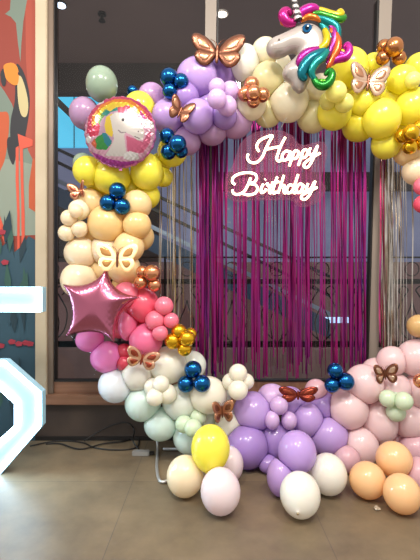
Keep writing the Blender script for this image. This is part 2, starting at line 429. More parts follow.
lt.parent = num; lt.matrix_parent_inverse = Matrix.Translation(-num.location)

# ================================================================== CABLES
m_rub = mat('black_rubber', '#131211', rough=0.5)
def fl(px, py, z=0.008):                # point on the floor seen at this pixel
    Y = (H - z) * F / (py - 280); return P(px, py, Y)
pts = [fl(30, 446), fl(52, 441.5), fl(70, 441), fl(84, 443), fl(96, 448), fl(118, 450), fl(135, 448), fl(139, 443), fl(137, 437) , fl(125, 441, .012), fl(104, 443.5, .014), fl(80, 449, .012), fl(60, 443.5, .012), fl(46, 444)]
c1 = tube_obj('power_cable', catmull(pts, 8), 0.006, m_rub); tag(c1, 'black power cord looping on the floor under the window sill', 'cord')
# short loop leaning on the dark wall
YB = 3.72
pts = [P(84, 441, 3.68), P(100, 431, YB), P(116, 424, YB), P(128, 423, YB), P(134, 430, YB), P(133, 441, 3.6), fl(139, 449)]
c2 = tube_obj('looped_cable', catmull(pts, 8), 0.006, m_rub); tag(c2, 'black cable bent in an arc against the dark lower wall', 'cable')
p = fl(141, 455, 0.0)
pw = empty('power_adapter', p, 'small grey plug adapter on the floor at the foot of the arch', 'adapter')
o = link('adapter_body', box_mesh('ab', (-0.07, -0.03, 0), (0.07, 0.03, 0.035), 0.006), mat('adapter_grey', '#8c8a86', rough=.5), pw)
o = link('plug', box_mesh('ab', (0.07, -0.018, 0.004), (0.105, 0.018, 0.028), 0.004), m_rub, pw)

# ================================================================== ARCH STAND
ast = empty('arch_stand', P(300, 465, 3.25), 'thin white metal hoop stand that carries the balloon garland', 'stand')
m_pipe = mat('white_pipe', '#c9c9c6', rough=.3, metal=.6)
ring = [P(300 + 172 * math.cos(t), 258 + 172 * math.sin(t), 3.56) for t in [2 * math.pi * k / 72 for k in range(72)]]
def achild(o): o.parent = ast; o.matrix_parent_inverse = Matrix.Translation(-ast.location); return o
achild(tube_obj('hoop', ring, 0.014, m_pipe, closed=True))
achild(tube_obj('foot', catmull([P(161, 372, 3.56), P(159, 400, 3.56), P(157, 430, 3.56), fl(157.5, 449.5, .02), fl(157, 470, .015), fl(163, 482, .015), fl(185, 470, .015)], 6), 0.011, m_pipe))
achild(tube_obj('crossbar', [fl(163, 449, .02), fl(420, 449, .02)], 0.012, m_pipe))

# ================================================================== FRINGE CURTAINS
def foil_mat(name, c1, c2, rough=.25, metal=.85, zmix=None):
    m = mat(name, c1, rough=rough, metal=metal)
    if zmix: noise_mix(m, c1, c2, 3.0, 2, .4, .6, vec=(8, 1, zmix))
    return m
m_mag = foil_mat('fringe_magenta', '#98206c', '#842672', .3, .8, 1.0)
m_sil = foil_mat('fringe_silver', '#c8c2ba', '#8c7c68', .2, .92, 1.0)
m_gold = foil_mat('fringe_gold', '#c0a868', '#8c7450', .22, .9, 1.0)
m_pinks = foil_mat('fringe_rosy', '#e0587c', '#b83a90', .25, .8, 1.0)
def fringe(xs, ytop, ybots, Y, w, nseg=16):
    bm = bmesh.new()
    for x, yb in zip(xs, ybots):
        y0 = Y + random.uniform(-.012, .012); ww = w * random.uniform(.6, 1.3); ang = random.uniform(-.6, .6); ph = random.uniform(0, 6)
        dr = random.uniform(-.012, .012); tw = random.uniform(-1.1, 1.1)
        A = P(x, ytop, Y); B = P(x, yb, Y); prev = None
        for k in range(nseg + 1):
            t = k / nseg; c = A.lerp(B, t); a = ang + tw * t + .35 * math.sin(ph + t * 9)
            c = Vector((c.x + dr * t + .003 * math.sin(ph + t * 12), y0 + .006 * math.sin(ph * 2 + t * 8), c.z))
            d = Vector((math.cos(a), math.sin(a), 0)) * ww / 2
            cur = (bm.verts.new(c - d), bm.verts.new(c + d))
            if prev: bm.faces.new((prev[0], prev[1], cur[1], cur[0]))
            prev = cur
    return bm
def fringe_obj(name, bm, m, label):
    me = bpy.data.meshes.new(name); bm.to_mesh(me); bm.free()
    o = link(name, me, m); tag(o, label, 'fringe curtain', 'tinsel curtains hung inside the arch', 'stuff'); return o
CY = 3.6
def clumped(x0, x1, n, k, spread):
    cs = [x0 + (x1 - x0) * (i + .5) / k + random.uniform(-1.5, 1.5) for i in range(k)]
    out = []
    for i in range(n):
        if random.random() < .72: out.append(random.choice(cs) + random.gauss(0, spread))
        else: out.append(random.uniform(x0, x1))
    return [min(max(v, x0), x1) for v in out]
xs = clumped(197, 368, 165, 26, 1.5)
def mb(x): return random.choice([374, 368, 372, 362, 355, 376, 377, 366]) - (5 if x < 215 else 0) + random.uniform(-3, 3)
fringe_obj('fringe_curtain', fringe(xs, 98, [mb(x) for x in xs], CY, 0.0115), m_mag, 'metallic magenta tinsel fringe curtain hanging behind the neon sign')
xs = [random.uniform(350, 367) for _ in range(16)] + [random.uniform(198, 218) for _ in range(18)]
fringe_obj('fringe_curtain', fringe(xs, 98, [random.uniform(330, 380) for x in xs], CY + .06, 0.012), foil_mat('fringe_purple', '#741c6c', '#6a30a0', .25, .8, 1.0), 'deep purple tinsel strands edging the magenta curtain')
xs = [random.uniform(158, 195) for _ in range(15)]
fringe_obj('fringe_curtain', fringe(xs, 130, [random.uniform(330, 372) for x in xs], CY - .0, 0.0065), m_sil, 'thin silver tinsel strands beside the yellow and peach balloons')
xs = [random.uniform(160, 197) for _ in range(7)]
fringe_obj('fringe_curtain', fringe(xs, 130, [random.uniform(300, 370) for x in xs], CY + .06, 0.008), m_gold, 'sparse gold tinsel strands beside the coral pink balloons')
xs = [random.gauss(389, 2.6) for _ in range(17)] + [random.uniform(385, 414) for _ in range(16)]
fringe_obj('fringe_curtain', fringe(xs, 130, [random.uniform(345, 385) for x in xs], CY, 0.0095), m_sil, 'silver tinsel strands hanging below the yellow balloons')
xs = [random.gauss(385, 2) for _ in range(13)]
fringe_obj('fringe_curtain', fringe(xs, 130, [random.uniform(340, 375) for x in xs], CY + .06, 0.013), m_pinks, 'rosy red tinsel strands next to the window mullion')

# ================================================================== NEON SIGN
SY = 3.05
sg = empty('neon_sign', P(275, 205, SY), 'warm white neon sign reading Happy Birthday in front of the magenta fringe', 'neon sign')
def schild(o): o.parent = sg; o.matrix_parent_inverse = Matrix.Translation(-sg.location); return o
def S(cx, cy, Y=SY): return P(230 + cx / 4.2, 125 + cy / 4.2, Y)
m_neon = mat('neon_tube', '#fff2dc', emis='#ffdfb0', es=4.2)
words = {'happy_lettering': [
  [(122, 112), (112, 92), (122, 68), (150, 52), (178, 45), (164, 72), (150, 100), (135, 135), (110, 158), (84, 155), (73, 138), (76, 122)],
  [(148, 104), (180, 96), (216, 90)],
  [(232, 52), (216, 82), (202, 118), (196, 142), (206, 152), (219, 142)],
  [(250, 112), (234, 110), (220, 126), (221, 146), (236, 146), (248, 128), (254, 110), (247, 136), (254, 148), (264, 138)],
  [(270, 110), (260, 140), (249, 172)],
  [(262, 124), (275, 108), (287, 113), (284, 133), (270, 142), (261, 136)],
  [(308, 106), (298, 138), (287, 170)],
  [(300, 120), (313, 104), (325, 109), (322, 129), (308, 138), (298, 132)],
  [(338, 96), (332, 114), (338, 126), (352, 118), (366, 90)],
  [(368, 86), (358, 118), (345, 150), (328, 176), (312, 176), (314, 160), (340, 140), (378, 118)]],
 'birthday_lettering': [
  [(86, 222), (76, 250), (60, 278), (38, 291), (16, 288), (10, 272)],
  [(22, 250), (10, 240), (14, 220), (40, 205), (76, 200), (104, 206), (112, 222), (102, 240), (80, 246), (104, 250), (116, 266), (106, 286), (78, 294), (52, 288)],
  [(140, 248), (131, 268), (132, 284), (144, 280), (152, 268)], [(147, 230), (149, 228)],
  [(152, 250), (158, 246), (160, 256), (172, 254), (164, 272), (168, 286), (178, 280)],
  [(198, 218), (188, 248), (180, 274), (184, 287), (196, 280)], [(174, 244), (206, 238)],
  [(226, 212), (214, 250), (202, 287)], [(206, 272), (218, 254), (229, 256), (225, 274), (230, 286), (240, 280)],
  [(264, 254), (250, 252), (239, 268), (242, 285), (256, 282), (268, 262), (286, 208)], [(270, 256), (264, 276), (272, 286), (282, 276)],
  [(306, 250), (292, 248), (280, 264), (283, 283), (297, 280), (310, 252), (304, 274), (311, 284), (320, 274)],
  [(328, 246), (322, 262), (328, 274), (342, 264), (354, 240)],
  [(358, 236), (347, 266), (334, 294), (316, 312), (300, 308), (304, 294), (330, 280), (366, 262)]]}
for nm, strokes in words.items():
    bm = bmesh.new()
    for st in strokes: add_tube(bm, catmull([S(a, c) for a, c in st], 6), 0.0085, 8)
    schild(link(nm, tomesh(nm, bm), m_neon, smooth=True))
back = [(60, 60), (110, 30), (200, 22), (260, 45), (300, 85), (385, 70), (408, 110), (395, 180), (385, 230), (402, 270), (375, 320), (320, 345), (280, 340), (250, 318), (100, 318), (20, 322), (-18, 290), (-20, 225), (2, 185), (22, 140), (36, 95)]
q = catmull([S(a, c, SY + .03) for a, c in back], 5, True)
bm = bmesh.new(); extrude_poly(bm, [(p.x, p.z) for p in q], SY + .022, SY + .028)
m_acr = mat('clear_acrylic', '#7a4860', rough=.7, alpha=.26, spec=0.0)
schild(link('acrylic_backing', tomesh('ab', bm), m_acr))
schild(tube_obj('hanging_wire', [S(205, 30, SY + .02), P(286, 118, 2.97)], .0015, m_pipe, seg=5))
schild(tube_obj('hanging_wire', [S(170, 30, SY + .02), P(262, 116, 2.97)], .0015, m_pipe, seg=5))

# ================================================================== BALLOONS
def balloon_mesh(rx, ry, d, squash=1.0):
    """one latex balloon: lathe with a soft taper to the neck along direction d, then stretched to rx wide, ry tall"""
    bm = bmesh.new(); nu, nv = 28, 20; rings = []
    q = Vector((0, 0, -1)).rotation_difference(d)
    prof = []
    for k in range(1, nv):
        t = math.pi * k / nv; z = math.cos(t); r = math.sin(t)
        if z < 0:
            r *= 1 - 0.10 * z * z; z *= 1.06
        prof.append((r, z))
    prof += [(0.07, -1.09), (0.045, -1.12)]
    def tr(v):
        v = q @ v; return Vector((v.x * rx, v.y * (rx + ry) / 2 * squash, v.z * ry))
    top = bm.verts.new(tr(Vector((0, 0, 1))))
    for r, z in prof: rings.append([bm.verts.new(tr(Vector((r * math.cos(a), r * math.sin(a), z)))) for a in [2 * math.pi * k / nu for k in range(nu)]])
    for k in range(nu): bm.faces.new((top, rings[0][k], rings[0][(k + 1) % nu]))
    for i in range(len(rings) - 1):
        for k in range(nu): bm.faces.new((rings[i][k], rings[i + 1][k], rings[i + 1][(k + 1) % nu], rings[i][(k + 1) % nu]))
    bm.faces.new(rings[-1])
    return tomesh('balloon', bm), tr(Vector((0, 0, -1.10)))
def knot_mesh(s, d):
    bm = bmesh.new(); q = Vector((0, 0, -1)).rotation_difference(d).to_matrix().to_4x4()
    r = [Vector((math.cos(t) * s, math.sin(t) * s, 0)) for t in [2 * math.pi * k / 12 for k in range(12)]]
    add_tube(bm, [q @ v for v in r], s * .45, 6, closed=True)
    bmesh.ops.create_cone(bm, cap_ends=True, segments=12, radius1=s * 1.3, radius2=s * .5, depth=s * 1.6, matrix=q @ Matrix.Translation((0, 0, -s * .8)))
    return tomesh('knot', bm)

BOBJ = []; PLACED = []                              # (center, radius)
def settle(px, py, r, Y0, k, cap=2.35, fixed=False):
    Y = Y0
    while not fixed and Y > cap:
        c = P(px, py, Y); R = r * Y / F; ok = True
        for c2, R2, _ in PLACED:
            if (c - c2).length < k * (R + R2): ok = False; break
        if ok: break
        Y -= 0.01
    return Y
def surf_big(px, py):
    best = 9.0
    for c, R, (x, y, rx, ry, Y) in PLACED:
        u = ((px - x) / rx) ** 2 + ((py - y) / ry) ** 2
        if rx > 11.4 and u < 1: best = min(best, Y - R * math.sqrt(1 - u))
    return best
def balloon(px, py, rx, ry, col, label, group, Y0=3.3, k=.78, knot=None, fixed=False, name='balloon', cat='balloon'):
    Y = settle(px, py, (rx + ry) / 2, Y0, k, fixed=fixed)
    if rx < 11.2 and Y0 < 3.25:          # minis sit on top of the big ones
        Y = min(Y, min(surf_big(px + a * rx, py + b2 * ry) for a, b2 in ((0, 0), (.7, 0), (-.7, 0), (0, .7), (0, -.7), (.5, .5), (-.5, .5))) - .1 * rx * Y / F)
    c = P(px, py, Y); sc = Y / F
    if fixed or (c.z - ry * sc) < 0.0:
        # standing on the floor
        for _ in range(60):
            if P(px, py, Y).z - ry * Y / F >= 0.0: break
            Y -= 0.005
        c = P(px, py, Y); sc = Y / F
    PLACED.append((c, (rx + ry) / 2 * sc, (px, py, rx, ry, Y)))
    if knot:
        v = (Vector((0, 0, H)) - c).normalized(); rt = v.cross(Vector((0, 0, 1))).normalized() * -1; upv = v.cross(rt) * -1
        if upv.z < 0: upv = -upv
        a, b_ = knot[0] / rx, -knot[1] / ry
        d = (rt * a + upv * b_ + v * math.sqrt(max(.05, 1 - a * a - b_ * b_))).normalized()
    else: d = Vector((random.uniform(-.5, .5), random.uniform(.6, 1), random.uniform(-.6, .1))).normalized()
    me, kp = balloon_mesh(rx * sc, ry * sc, d)
    o = link(name, me, LM[col], loc=c, smooth=True)
    tag(o, label, cat, group); BOBJ.append(o)
    if knot:
        kn = link('knot', knot_mesh(0.0055, d), mat('knot_' + col, {'yellow': '#a89020', 'yellow_deep': '#a89020'}.get(col, '#b09a70'), rough=.5), o, loc=kp, smooth=True)
    return o

#@@BALLOONS@@
G = {}
def run(block, group, Y0=3.3, k=.68, **kw):
    for ln in block.strip().splitlines():
        ln = ln.strip()
        if not ln: continue
        f = [s.strip() for s in ln.split('|')]
        a = f[0].split()
        x, y, rx = map(float, a[:3]); ry = float(a[3]) if len(a) > 3 else rx
        if rx > 11.5 and 'floor' not in group: rx *= 1.1; ry *= 1.1
        ex = dict(kw)
        if len(f) > 3 and f[3]:
            for t in f[3].split():
                kk, vv = t.split('=')
                ex[kk] = tuple(map(float, vv.split(','))) if ',' in vv else float(vv)
        Y = ex.pop('Y', Y0); kk = ex.pop('k', k)
        balloon(x, y, rx, ry, f[1], f[2], group, Y, kk, **ex)

# balloons deep in the garland, showing only between the front ones
run('''
130 188 13 | yellow_deep | yellow balloon deep between the navy trio and the silver fringe
100 182 13 | yellow_deep | yellow balloon deep behind the trio, above the pale peaches
160 164 11 | yellow_deep | yellow balloon deep beneath the blue cluster by the round foil
350 92 14 | yellow | yellow balloon deep behind the beige butterfly wing
404 126 12 | yellow_deep | yellow balloon deep behind the chrome gold minis
''', 'yellow balloons deep in the garland', 3.385, .6)
run('''
113 207 14 | peach_deep | peach balloon deep directly behind the navy trio
96 236 14 | peach_deep | peach balloon deep beside the frontmost peach mini
101 268 14 | peach | peach balloon deep behind the star's topmost tip
126 286 13 | peach_deep | peach balloon deep under the rose gold minis by the star
''', 'peach balloons deep in the garland', 3.385, .6)
run('''
183 112 14 | lilac_dark | lilac balloon deep behind the small bronze butterfly wings
208 106 14 | lilac_dark | lilac balloon deep beside the pale lilac minis
255 86 13 | cream_dim | cream balloon deep behind the rose gold minis
276 67 14 | cream | cream balloon deep right behind the unicorn chin
''', 'lilac and cream balloons deep in the garland', 3.385, .6)
run('''
120 322 15 | coral_soft | coral pink balloon deep behind the star's lower side
140 330 14 | coral | coral balloon deep among the rose pink ones
205 422 14 | white_mint | white balloon deep between the pale green minis and butterfly
217 398 13 | white_mint | white balloon deep behind the rose gold butterfly
''', 'pink and white balloons deep in the garland', 3.385, .6)
run('''
291 436 15 | lilac_dark | purple balloon deep behind the front lilac one
312 444 13 | lilac_dark | purple balloon deep next to the glossy lilac one
290 402 14 | lilac | lilac balloon deep behind the copper foil
398 438 14 | pink_deep | dusky pink balloon deep over the topmost peach-orange one
376 372 13 | pink | pink balloon deep behind the bronze butterfly
''', 'lilac and pink balloons deep in the garland', 3.385, .6)
run('''
101.9 84.5 14.2 16 | sage | sage green balloon poking up above the round foil balloon | Y=3.2
84.5 113.5 13.5 14.5 | mauve | dusty mauve balloon peeking out beside the round foil balloon | Y=3.25
83 163 10 | sage | pale sage balloon tucked behind the yellow ones under the round foil | Y=3.35
''', 'odd coloured balloons around the round foil', 3.3)
run('''
151.5 97 12.5 | lilac_pink | pinkish lilac balloon between the yellow one and the blue trio | Y=3.35
222 72 15 | lilac_dark | darker lilac balloon under the large rose gold butterfly | Y=3.36
187 141 13 | lilac_pink | pink lilac balloon hanging over the top of the silver fringe | Y=3.34
235 121 16 | lilac_pink | pink lilac balloon just above the neon sign corner | Y=3.34
212 130 14 | lilac_pink | pink lilac balloon lowest over the edge of the magenta fringe | Y=3.32
167.5 116 14.5 15 | lilac | lilac balloon behind the small brown butterfly
185 97 13 | lilac_dark | lilac balloon between the blue trio and brown butterfly | Y=3.34
197.5 78 19.5 18 | lilac | biggest lilac balloon at the top corner of the arch
198 116.5 15.5 | lilac | round lilac balloon beside the small brown butterfly
224 116 12 | lilac_dark | darker lilac balloon below the pale lilac mini balloons | Y=3.36
''', 'lilac balloons at the top of the arch')
run('''
230 91 9.5 | lilac_pale | pale lilac mini balloon nearest the rose gold minis
217 87 8.5 | lilac_pale | pale lilac mini balloon topmost of its cluster
227 106 10 | lilac_pale | pale lilac mini balloon lowest of its cluster
217 99 9.8 | lilac_pale | pale lilac mini balloon in front of its cluster touching the round lilac
''', 'pale lilac mini balloons in the top cluster', 3.15, .8)
run('''
265 52 12.5 | cream | cream balloon half hidden behind the unicorn nose | Y=3.35
268 113 13 | cream_dim | dim cream balloon above the word Happy at its start | Y=3.36
313 117 14.5 | cream_dim | yellowish cream balloon hanging lowest over the sign end | Y=3.34
244 63 15 16 | white | cream white balloon touching the big rose gold butterfly
268 79 15 | cream_dim | pale yellowish cream balloon below the unicorn nose
251 105 14 | cream | cream balloon right under the rose gold mini cluster
289 102 18 | cream | large cream balloon under the unicorn neck
321 90 14 | cream | cream balloon between the unicorn mane and the yellow minis
''', 'cream balloons under the unicorn')
run('''
262.5 95 7.3 | chrome_rose | chrome rose gold mini balloon of the cream cluster, closest to the unicorn
245 94 7.3 | chrome_rose | chrome rose gold mini balloon of the cream cluster, closest to the lilac minis
253.5 101 6.8 | chrome_rose | chrome rose gold mini balloon lowest in the cream cluster
251.5 84.5 7.8 | chrome_rose | chrome rose gold mini balloon topmost in the cream cluster
253.5 93 7.5 | chrome_rose | chrome rose gold mini balloon in the middle of the cream cluster
''', 'rose gold minis on the cream balloons', 3.1, .62)
run('''
132.5 91 5.5 | chrome_blue | small dark blue chrome balloon peeking over the round foil rim | Y=3.3
''', 'blue chrome mini balloons', 3.2)
run('''
139.5 108 14.5 | yellow | yellow balloon tucked behind the round foil, under the pinkish lilac | Y=3.32
163 177 10 | yellow_deep | small yellow balloon behind, next to the silver fringe | Y=3.36
147 196 12 | yellow_deep | yellow balloon just above the peach balloons by the fringe | Y=3.36
88 171 13.5 | yellow | yellow balloon above the small rose gold butterfly
172 152 13.5 | yellow | yellow balloon behind the blue trio near the fringe top
112 177 18 16 | yellow_deep | yellow balloon hidden half under the round foil, above the navy trio
147 172 15 17 | yellow | large yellow balloon beside the round foil's lower rim
''', 'yellow balloons under the round foil')
run('''
373 64 10.5 | yellow | yellow balloon behind the rose gold trio at the mullion | Y=3.36
390 99 15 | yellow_deep | yellow balloon at the back, below the rose gold chrome minis | Y=3.37
386.5 144 13.5 | yellow | yellow balloon hanging lowest above the silver fringe | Y=3.3
359 125 15 | yellow_deep | yellow balloon hanging over the magenta fringe end | Y=3.34
334 113 15.5 | yellow | yellow balloon beneath the yellow mini cluster | Y=3.3
365 102 14.5 | yellow | yellow balloon straight under the beige butterfly | Y=3.33
349 68 17.5 | yellow | big yellow balloon beside the unicorn's purple mane curl
419 68 13 | yellow | yellow balloon at the frame edge, topmost there | Y=3.3
402 80 14 13 | yellow | yellow balloon below the chrome copper cluster | Y=3.28
413 107 16 17 | yellow | big yellow balloon above the chrome gold cluster
381.5 119 17 18 | yellow | largest yellow balloon with a bright shine, in front
413 80 8 | yellow_pale | small pale yellow balloon set on the frame edge yellows | Y=3.15
''', 'yellow balloons along the top of the arch')
run('''
328 101 8.8 | yellow_pale | yellow mini balloon touching the cream balloon | 
344 103 9.5 | yellow_pale | yellow mini balloon nearest the beige butterfly | 
336 92 10.5 | yellow_pale | yellow mini balloon topmost of the yellow mini cluster | 
''', 'yellow mini balloons', 3.15, .75)
run('''
383 58 7 | chrome_copper | copper chrome mini balloon low in the cluster, mullion side
399 58 7 | chrome_copper | copper chrome mini balloon low in the cluster, window side
384 47 7.2 | chrome_copper | copper chrome mini balloon small at the top, mullion side
394 47 9.3 | chrome_copper | copper chrome mini balloon largest of its cluster above the yellow balloons
''', 'copper chrome minis at the top of the arch', 3.2, .65)
run('''
409 152 14 13 | peach | peach balloon behind the chrome gold minis | Y=3.32
417 171 13 | peach_pale | pale peach balloon below the chrome gold minis | Y=3.3
423 186 9 | coral_soft | upper coral balloon cut by the frame edge | Y=3.2
423 204 9 | coral | lower coral balloon cut by the frame edge | Y=3.2
''', 'balloons down the far side of the arch')
run('''
410 147 7.3 | chrome_gold | chrome gold mini balloon lowest, over the peach balloon
402 136 7 | chrome_gold | chrome gold mini balloon nearest the shiny yellow balloon
420 127 7 | chrome_gold | chrome gold mini balloon topmost, touching the frame edge
421 143 7 | chrome_gold | chrome gold mini balloon half cut at the frame edge
411 133 8.5 | chrome_gold | chrome gold mini balloon largest, in the middle of its cluster
''', 'gold chrome minis beside the yellow balloons', 3.15, .65)
# left column
run('''
90 203 13.5 | peach | peach balloon between the small rose gold butterfly and navy trio | Y=3.33
79 210 10.5 | cream | cream balloon just under the small rose gold butterfly | Y=3.34
140 237 13 | peach_deep | peach balloon at the fringe side, partly behind | Y=3.36
137 205 13.5 | peach | peach balloon beside the navy trio toward the fringe
137 225 13 | peach_deep | peach balloon below the navy trio toward the fringe
107 224 17.5 17.5 | peach_deep | largest peach balloon under the navy trio
129 247 14 | peach | peach balloon behind the glowing butterfly's upper wing | Y=3.3
124 268 15 | peach | peach balloon behind the glowing butterfly and star tip | Y=3.33
82 253 16 15 | peach_pale | creamy peach balloon below the peach mini cluster
79 280 16.5 | peach_pale | creamy peach balloon behind the star's upper tip edge | Y=3.28
105 250 14 | peach_pale | creamy peach balloon behind the dark butterfly head | Y=3.33
''', 'peach balloons down the side of the arch')
run('''
76 211 7 | peach_pale | peach mini balloon small and behind its cluster
66.5 233 8.3 | peach_pale | peach mini balloon lowest of the cluster by the window frame
69 218 8.3 | peach_pale | peach mini balloon topmost of the cluster by the window frame
79.5 229 8.5 | peach_pale | peach mini balloon frontmost of the cluster by the window frame
''', 'peach mini balloons', 3.2, .74)
run('''
117.4 190.8 8.5 | chrome_blue | navy chrome mini balloon on top of the trio over the peach balloons
108 202.8 8.5 | chrome_blue | navy chrome mini balloon of the peach trio, window side
122.2 206.5 8.5 | chrome_blue | navy chrome mini balloon of the peach trio, fringe side
170 91 7.8 | chrome_blue | blue chrome mini balloon lowest of the cluster on the top lilacs
181 81.5 7.8 | chrome_blue | blue chrome mini balloon touching the biggest lilac balloon
169 77.5 9.2 | chrome_blue | blue chrome mini balloon topmost on the top lilacs
181 151 7 | chrome_blue | blue chrome mini balloon nearest the fringe on the yellow balloon
168.5 152 7.8 | chrome_blue | blue chrome mini balloon lowest on the yellow balloon
167 136 7.8 | chrome_blue | blue chrome mini balloon topmost on the yellow balloon
177.5 144 9 | chrome_blue | blue chrome mini balloon in front, between yellow and pink lilac
''', 'blue chrome mini balloons', 3.15, .72)
# pinks
run('''
143 306 15 17 | coral | coral red balloon between the star tip and the coral minis | Y=3.28
126 295 12 | coral_soft | coral pink balloon behind the star's fringe-side tip | Y=3.34
90 340 13 11 | hotpink | orchid pink balloon under the star's lower tip | Y=3.3
146 340 15.5 | rosepink | round rose pink balloon below the coral minis
128 325 10 16 | rosepink | tall narrow rose pink balloon beside the star
107 357 15 14.5 | hotpink | bright orchid pink balloon lowest of the pinks
124 352 8.5 | rose_clear | deep rose mini balloon over the orchid pink balloon
124 363 8 | rose_clear | deep rose mini balloon lowest, by the crystal butterfly
''', 'pink balloons around the star')
run('''
171 320.5 8 | coral_soft | coral pink mini balloon nearest the gold cluster
160 333 8 | coral_soft | coral pink mini balloon lowest of its cluster
164 306 9.5 | coral_soft | coral pink mini balloon topmost of its cluster
155 320.5 10 | coral_soft | coral pink mini balloon largest of its cluster
''', 'coral mini balloons', 3.15, .75)
run('''
154.5 285 6.8 | chrome_rose | chrome rose gold mini balloon lowest above the coral balloon
142.5 272 6.5 | chrome_rose | chrome rose gold mini balloon tucked next to the glowing butterfly wing
140.5 282.5 7 | chrome_rose | chrome rose gold mini balloon by the star's tip
152 273 8.4 | chrome_rose | chrome rose gold mini balloon largest, next to the silver fringe
''', 'rose gold minis above the coral balloons', 3.15, .7)
# whites and mints
run('''
116 385 16 | white_blue | blue-white balloon under the orchid pink balloon
138 374 16 | white | white balloon below the crystal butterfly
168 365 18 17 | white_warm | big white balloon between the crystal butterfly and gold cluster
192 365 13 | white_mint | white balloon behind the blue trio's top | Y=3.36
143 403 16.5 | mint | mint balloon in the middle of the white slope
161 424 15.5 15 | mint | mint balloon lowest beside the cord loop
182 402 18 17 | white_mint | greenish white balloon beneath the blue trio
208 395 17.5 17 | white_warm | warm white balloon between the blue trio and rose gold butterfly
190 437 15.5 | mint | mint balloon behind the big yellow balloon
230 425 14.5 15 | white_warm | white balloon beneath the rose gold butterfly
''', 'white and mint balloons in the lower slope')
run('''
153 387 9 | white_warm | white mini balloon, outer one of the cluster on the slope
161 384 8.5 | white_warm | white mini balloon, topmost of the cluster on the slope
155 397 9 | white_warm | white mini balloon, lowest of the cluster on the slope
167 394 10 | white_warm | white mini balloon, largest of the cluster on the slope
198 417 8.6 | mint_green | pale green mini balloon above the big yellow balloon
184 424 8.8 | mint_green | pale green mini balloon on the outer side of its cluster
193 428 9 | mint_green | pale green mini balloon touching the big yellow balloon
231 382 9 | white_warm | white mini balloon standing beside the warm white balloon
246 381.5 8.2 | white_warm | white mini balloon nearest the lilac balloons
238 390 10 | white_warm | white mini balloon lowest of the cluster next to the lilacs
238 373 9.2 | white_warm | white mini balloon topmost of the cluster under the fringe
''', 'white mini balloons', 3.2, .72)
run('''
190.5 334 6.5 | chrome_gold | chrome gold mini balloon peeping out by the purple fringe | Y=3.2
184.5 349 7.3 | chrome_gold | chrome gold mini balloon lowest of the cluster on the white balloon
173 341 8.4 | chrome_gold | chrome gold mini balloon nearest the coral minis
179 331.5 7.8 | chrome_gold | chrome gold mini balloon topmost beside the coral minis
187 338.5 8.2 | chrome_gold | chrome gold mini balloon in front, next to the purple fringe
''', 'gold chrome minis on the white balloon', 3.15, .68)
run('''
193 369.5 8.8 | chrome_blue | royal blue chrome mini balloon on top of the trio on the white balloons
186 384 8.6 | chrome_blue | royal blue chrome mini balloon of the white trio, outer side
202 383.5 8.6 | chrome_blue | royal blue chrome mini balloon of the white trio, fringe side
''', 'blue chrome mini balloons', 3.15, .8)
# bottom lilacs
run('''
316 390 11 | pink_deep | pinkish lilac balloon behind the copper foil and blue trio | Y=3.36
323 407 14 | lilac_dark | lilac balloon behind, under the blue trio | Y=3.36
272 398 14 13 | lilac_pale | pale lilac balloon behind the three lilac minis | Y=3.33
268 464 10 9 | lilac_dark | shadowy purple balloon near the floor, behind
253 412 18 18.5 | lilac | big lilac balloon next to the white minis | Y=3.28
247 446 19.5 20 | lilac_dark | large lilac balloon low between the front clusters
308 420 14 16 | lilac | lilac balloon under the copper foil bow
274 440 16 18 | lilac_dark | darker lilac balloon below the three lilac minis
347 459 12 | pink_deep | dusky pink balloon low behind the white one | Y=3.3
329 436 17.5 18 | lilac | glossy lilac balloon beside the pink ones
280 477 12 17 | lilac | half hidden lilac balloon in the front cluster, behind the white | Y=3.0
''', 'lilac balloons at the foot of the arch')
run('''
279 405.5 9.2 | lilac_pale | lilac mini balloon topmost of the trio by the copper foil
272 420 7.5 9.5 | lilac_pale | lilac mini balloon lower one nearest the big lilac
289 420.5 8 9 | lilac_pale | lilac mini balloon lower one under the copper foil
''', 'lilac mini balloons', 3.2, .75)
# bottom pinks
run('''
392 361 13.5 | pink | pink balloon behind, at the end of the silver fringe | Y=3.34
419 326 11.5 | gold_latex | tan gold balloon cut by the frame edge above the pinks | Y=3.25
416 449 15 | pink_deep | dusky pink balloon behind the peach trio at the frame edge | Y=3.3
364 384 17.5 18 | pink | pink balloon between the blue trio and the bronze butterfly
417 358 18 17 | pink | large pink balloon at the frame edge under the tan one
394 389 16 15 | pink | pink balloon under the bronze butterfly | Y=3.3
420 391 16 | pink | pink balloon beside the pale green minis at the frame edge
409 421 16 | pink | pink balloon beneath the pale green minis | Y=3.28
348 409 18 18.5 | pink | large pink balloon below the blue trio
379 422 16.5 20 | pink | pink balloon above the topmost peach-orange balloon
360 446 16.5 18 | pink | pink balloon with a shine beside the glossy lilac one
419 475 14 16 | pink_deep | pink balloon low at the frame edge next to the orange ones | Y=3.1
''', 'pink balloons at the foot of the arch')
run('''
396 399 7 | mint_green | pale green mini balloon small, at the back of the knotted four
388 398.5 8.7 | mint_green | pale green mini balloon of the knotted cluster, butterfly side
403.5 401 9.2 | mint_green | pale green mini balloon of the knotted cluster, frame edge side
396 412 9.5 | mint_green | pale green mini balloon lowest of the knotted cluster
''', 'pale green mini balloons on the pinks', 3.15, .66)
run('''
421 381 7.5 | chrome_rose | chrome rose gold mini balloon cut by the frame edge
''', 'rose gold minis on the pinks', 3.05, .75)
run('''
335 370.5 7.8 | chrome_blue | teal blue chrome mini balloon on top of the trio over the pinks
332 385 7.6 | chrome_blue | teal blue chrome mini balloon lowest of the pink trio
345.5 381.5 8.8 | chrome_blue | teal blue chrome mini balloon largest of the pink trio
''', 'blue chrome mini balloons', 3.15, .75)
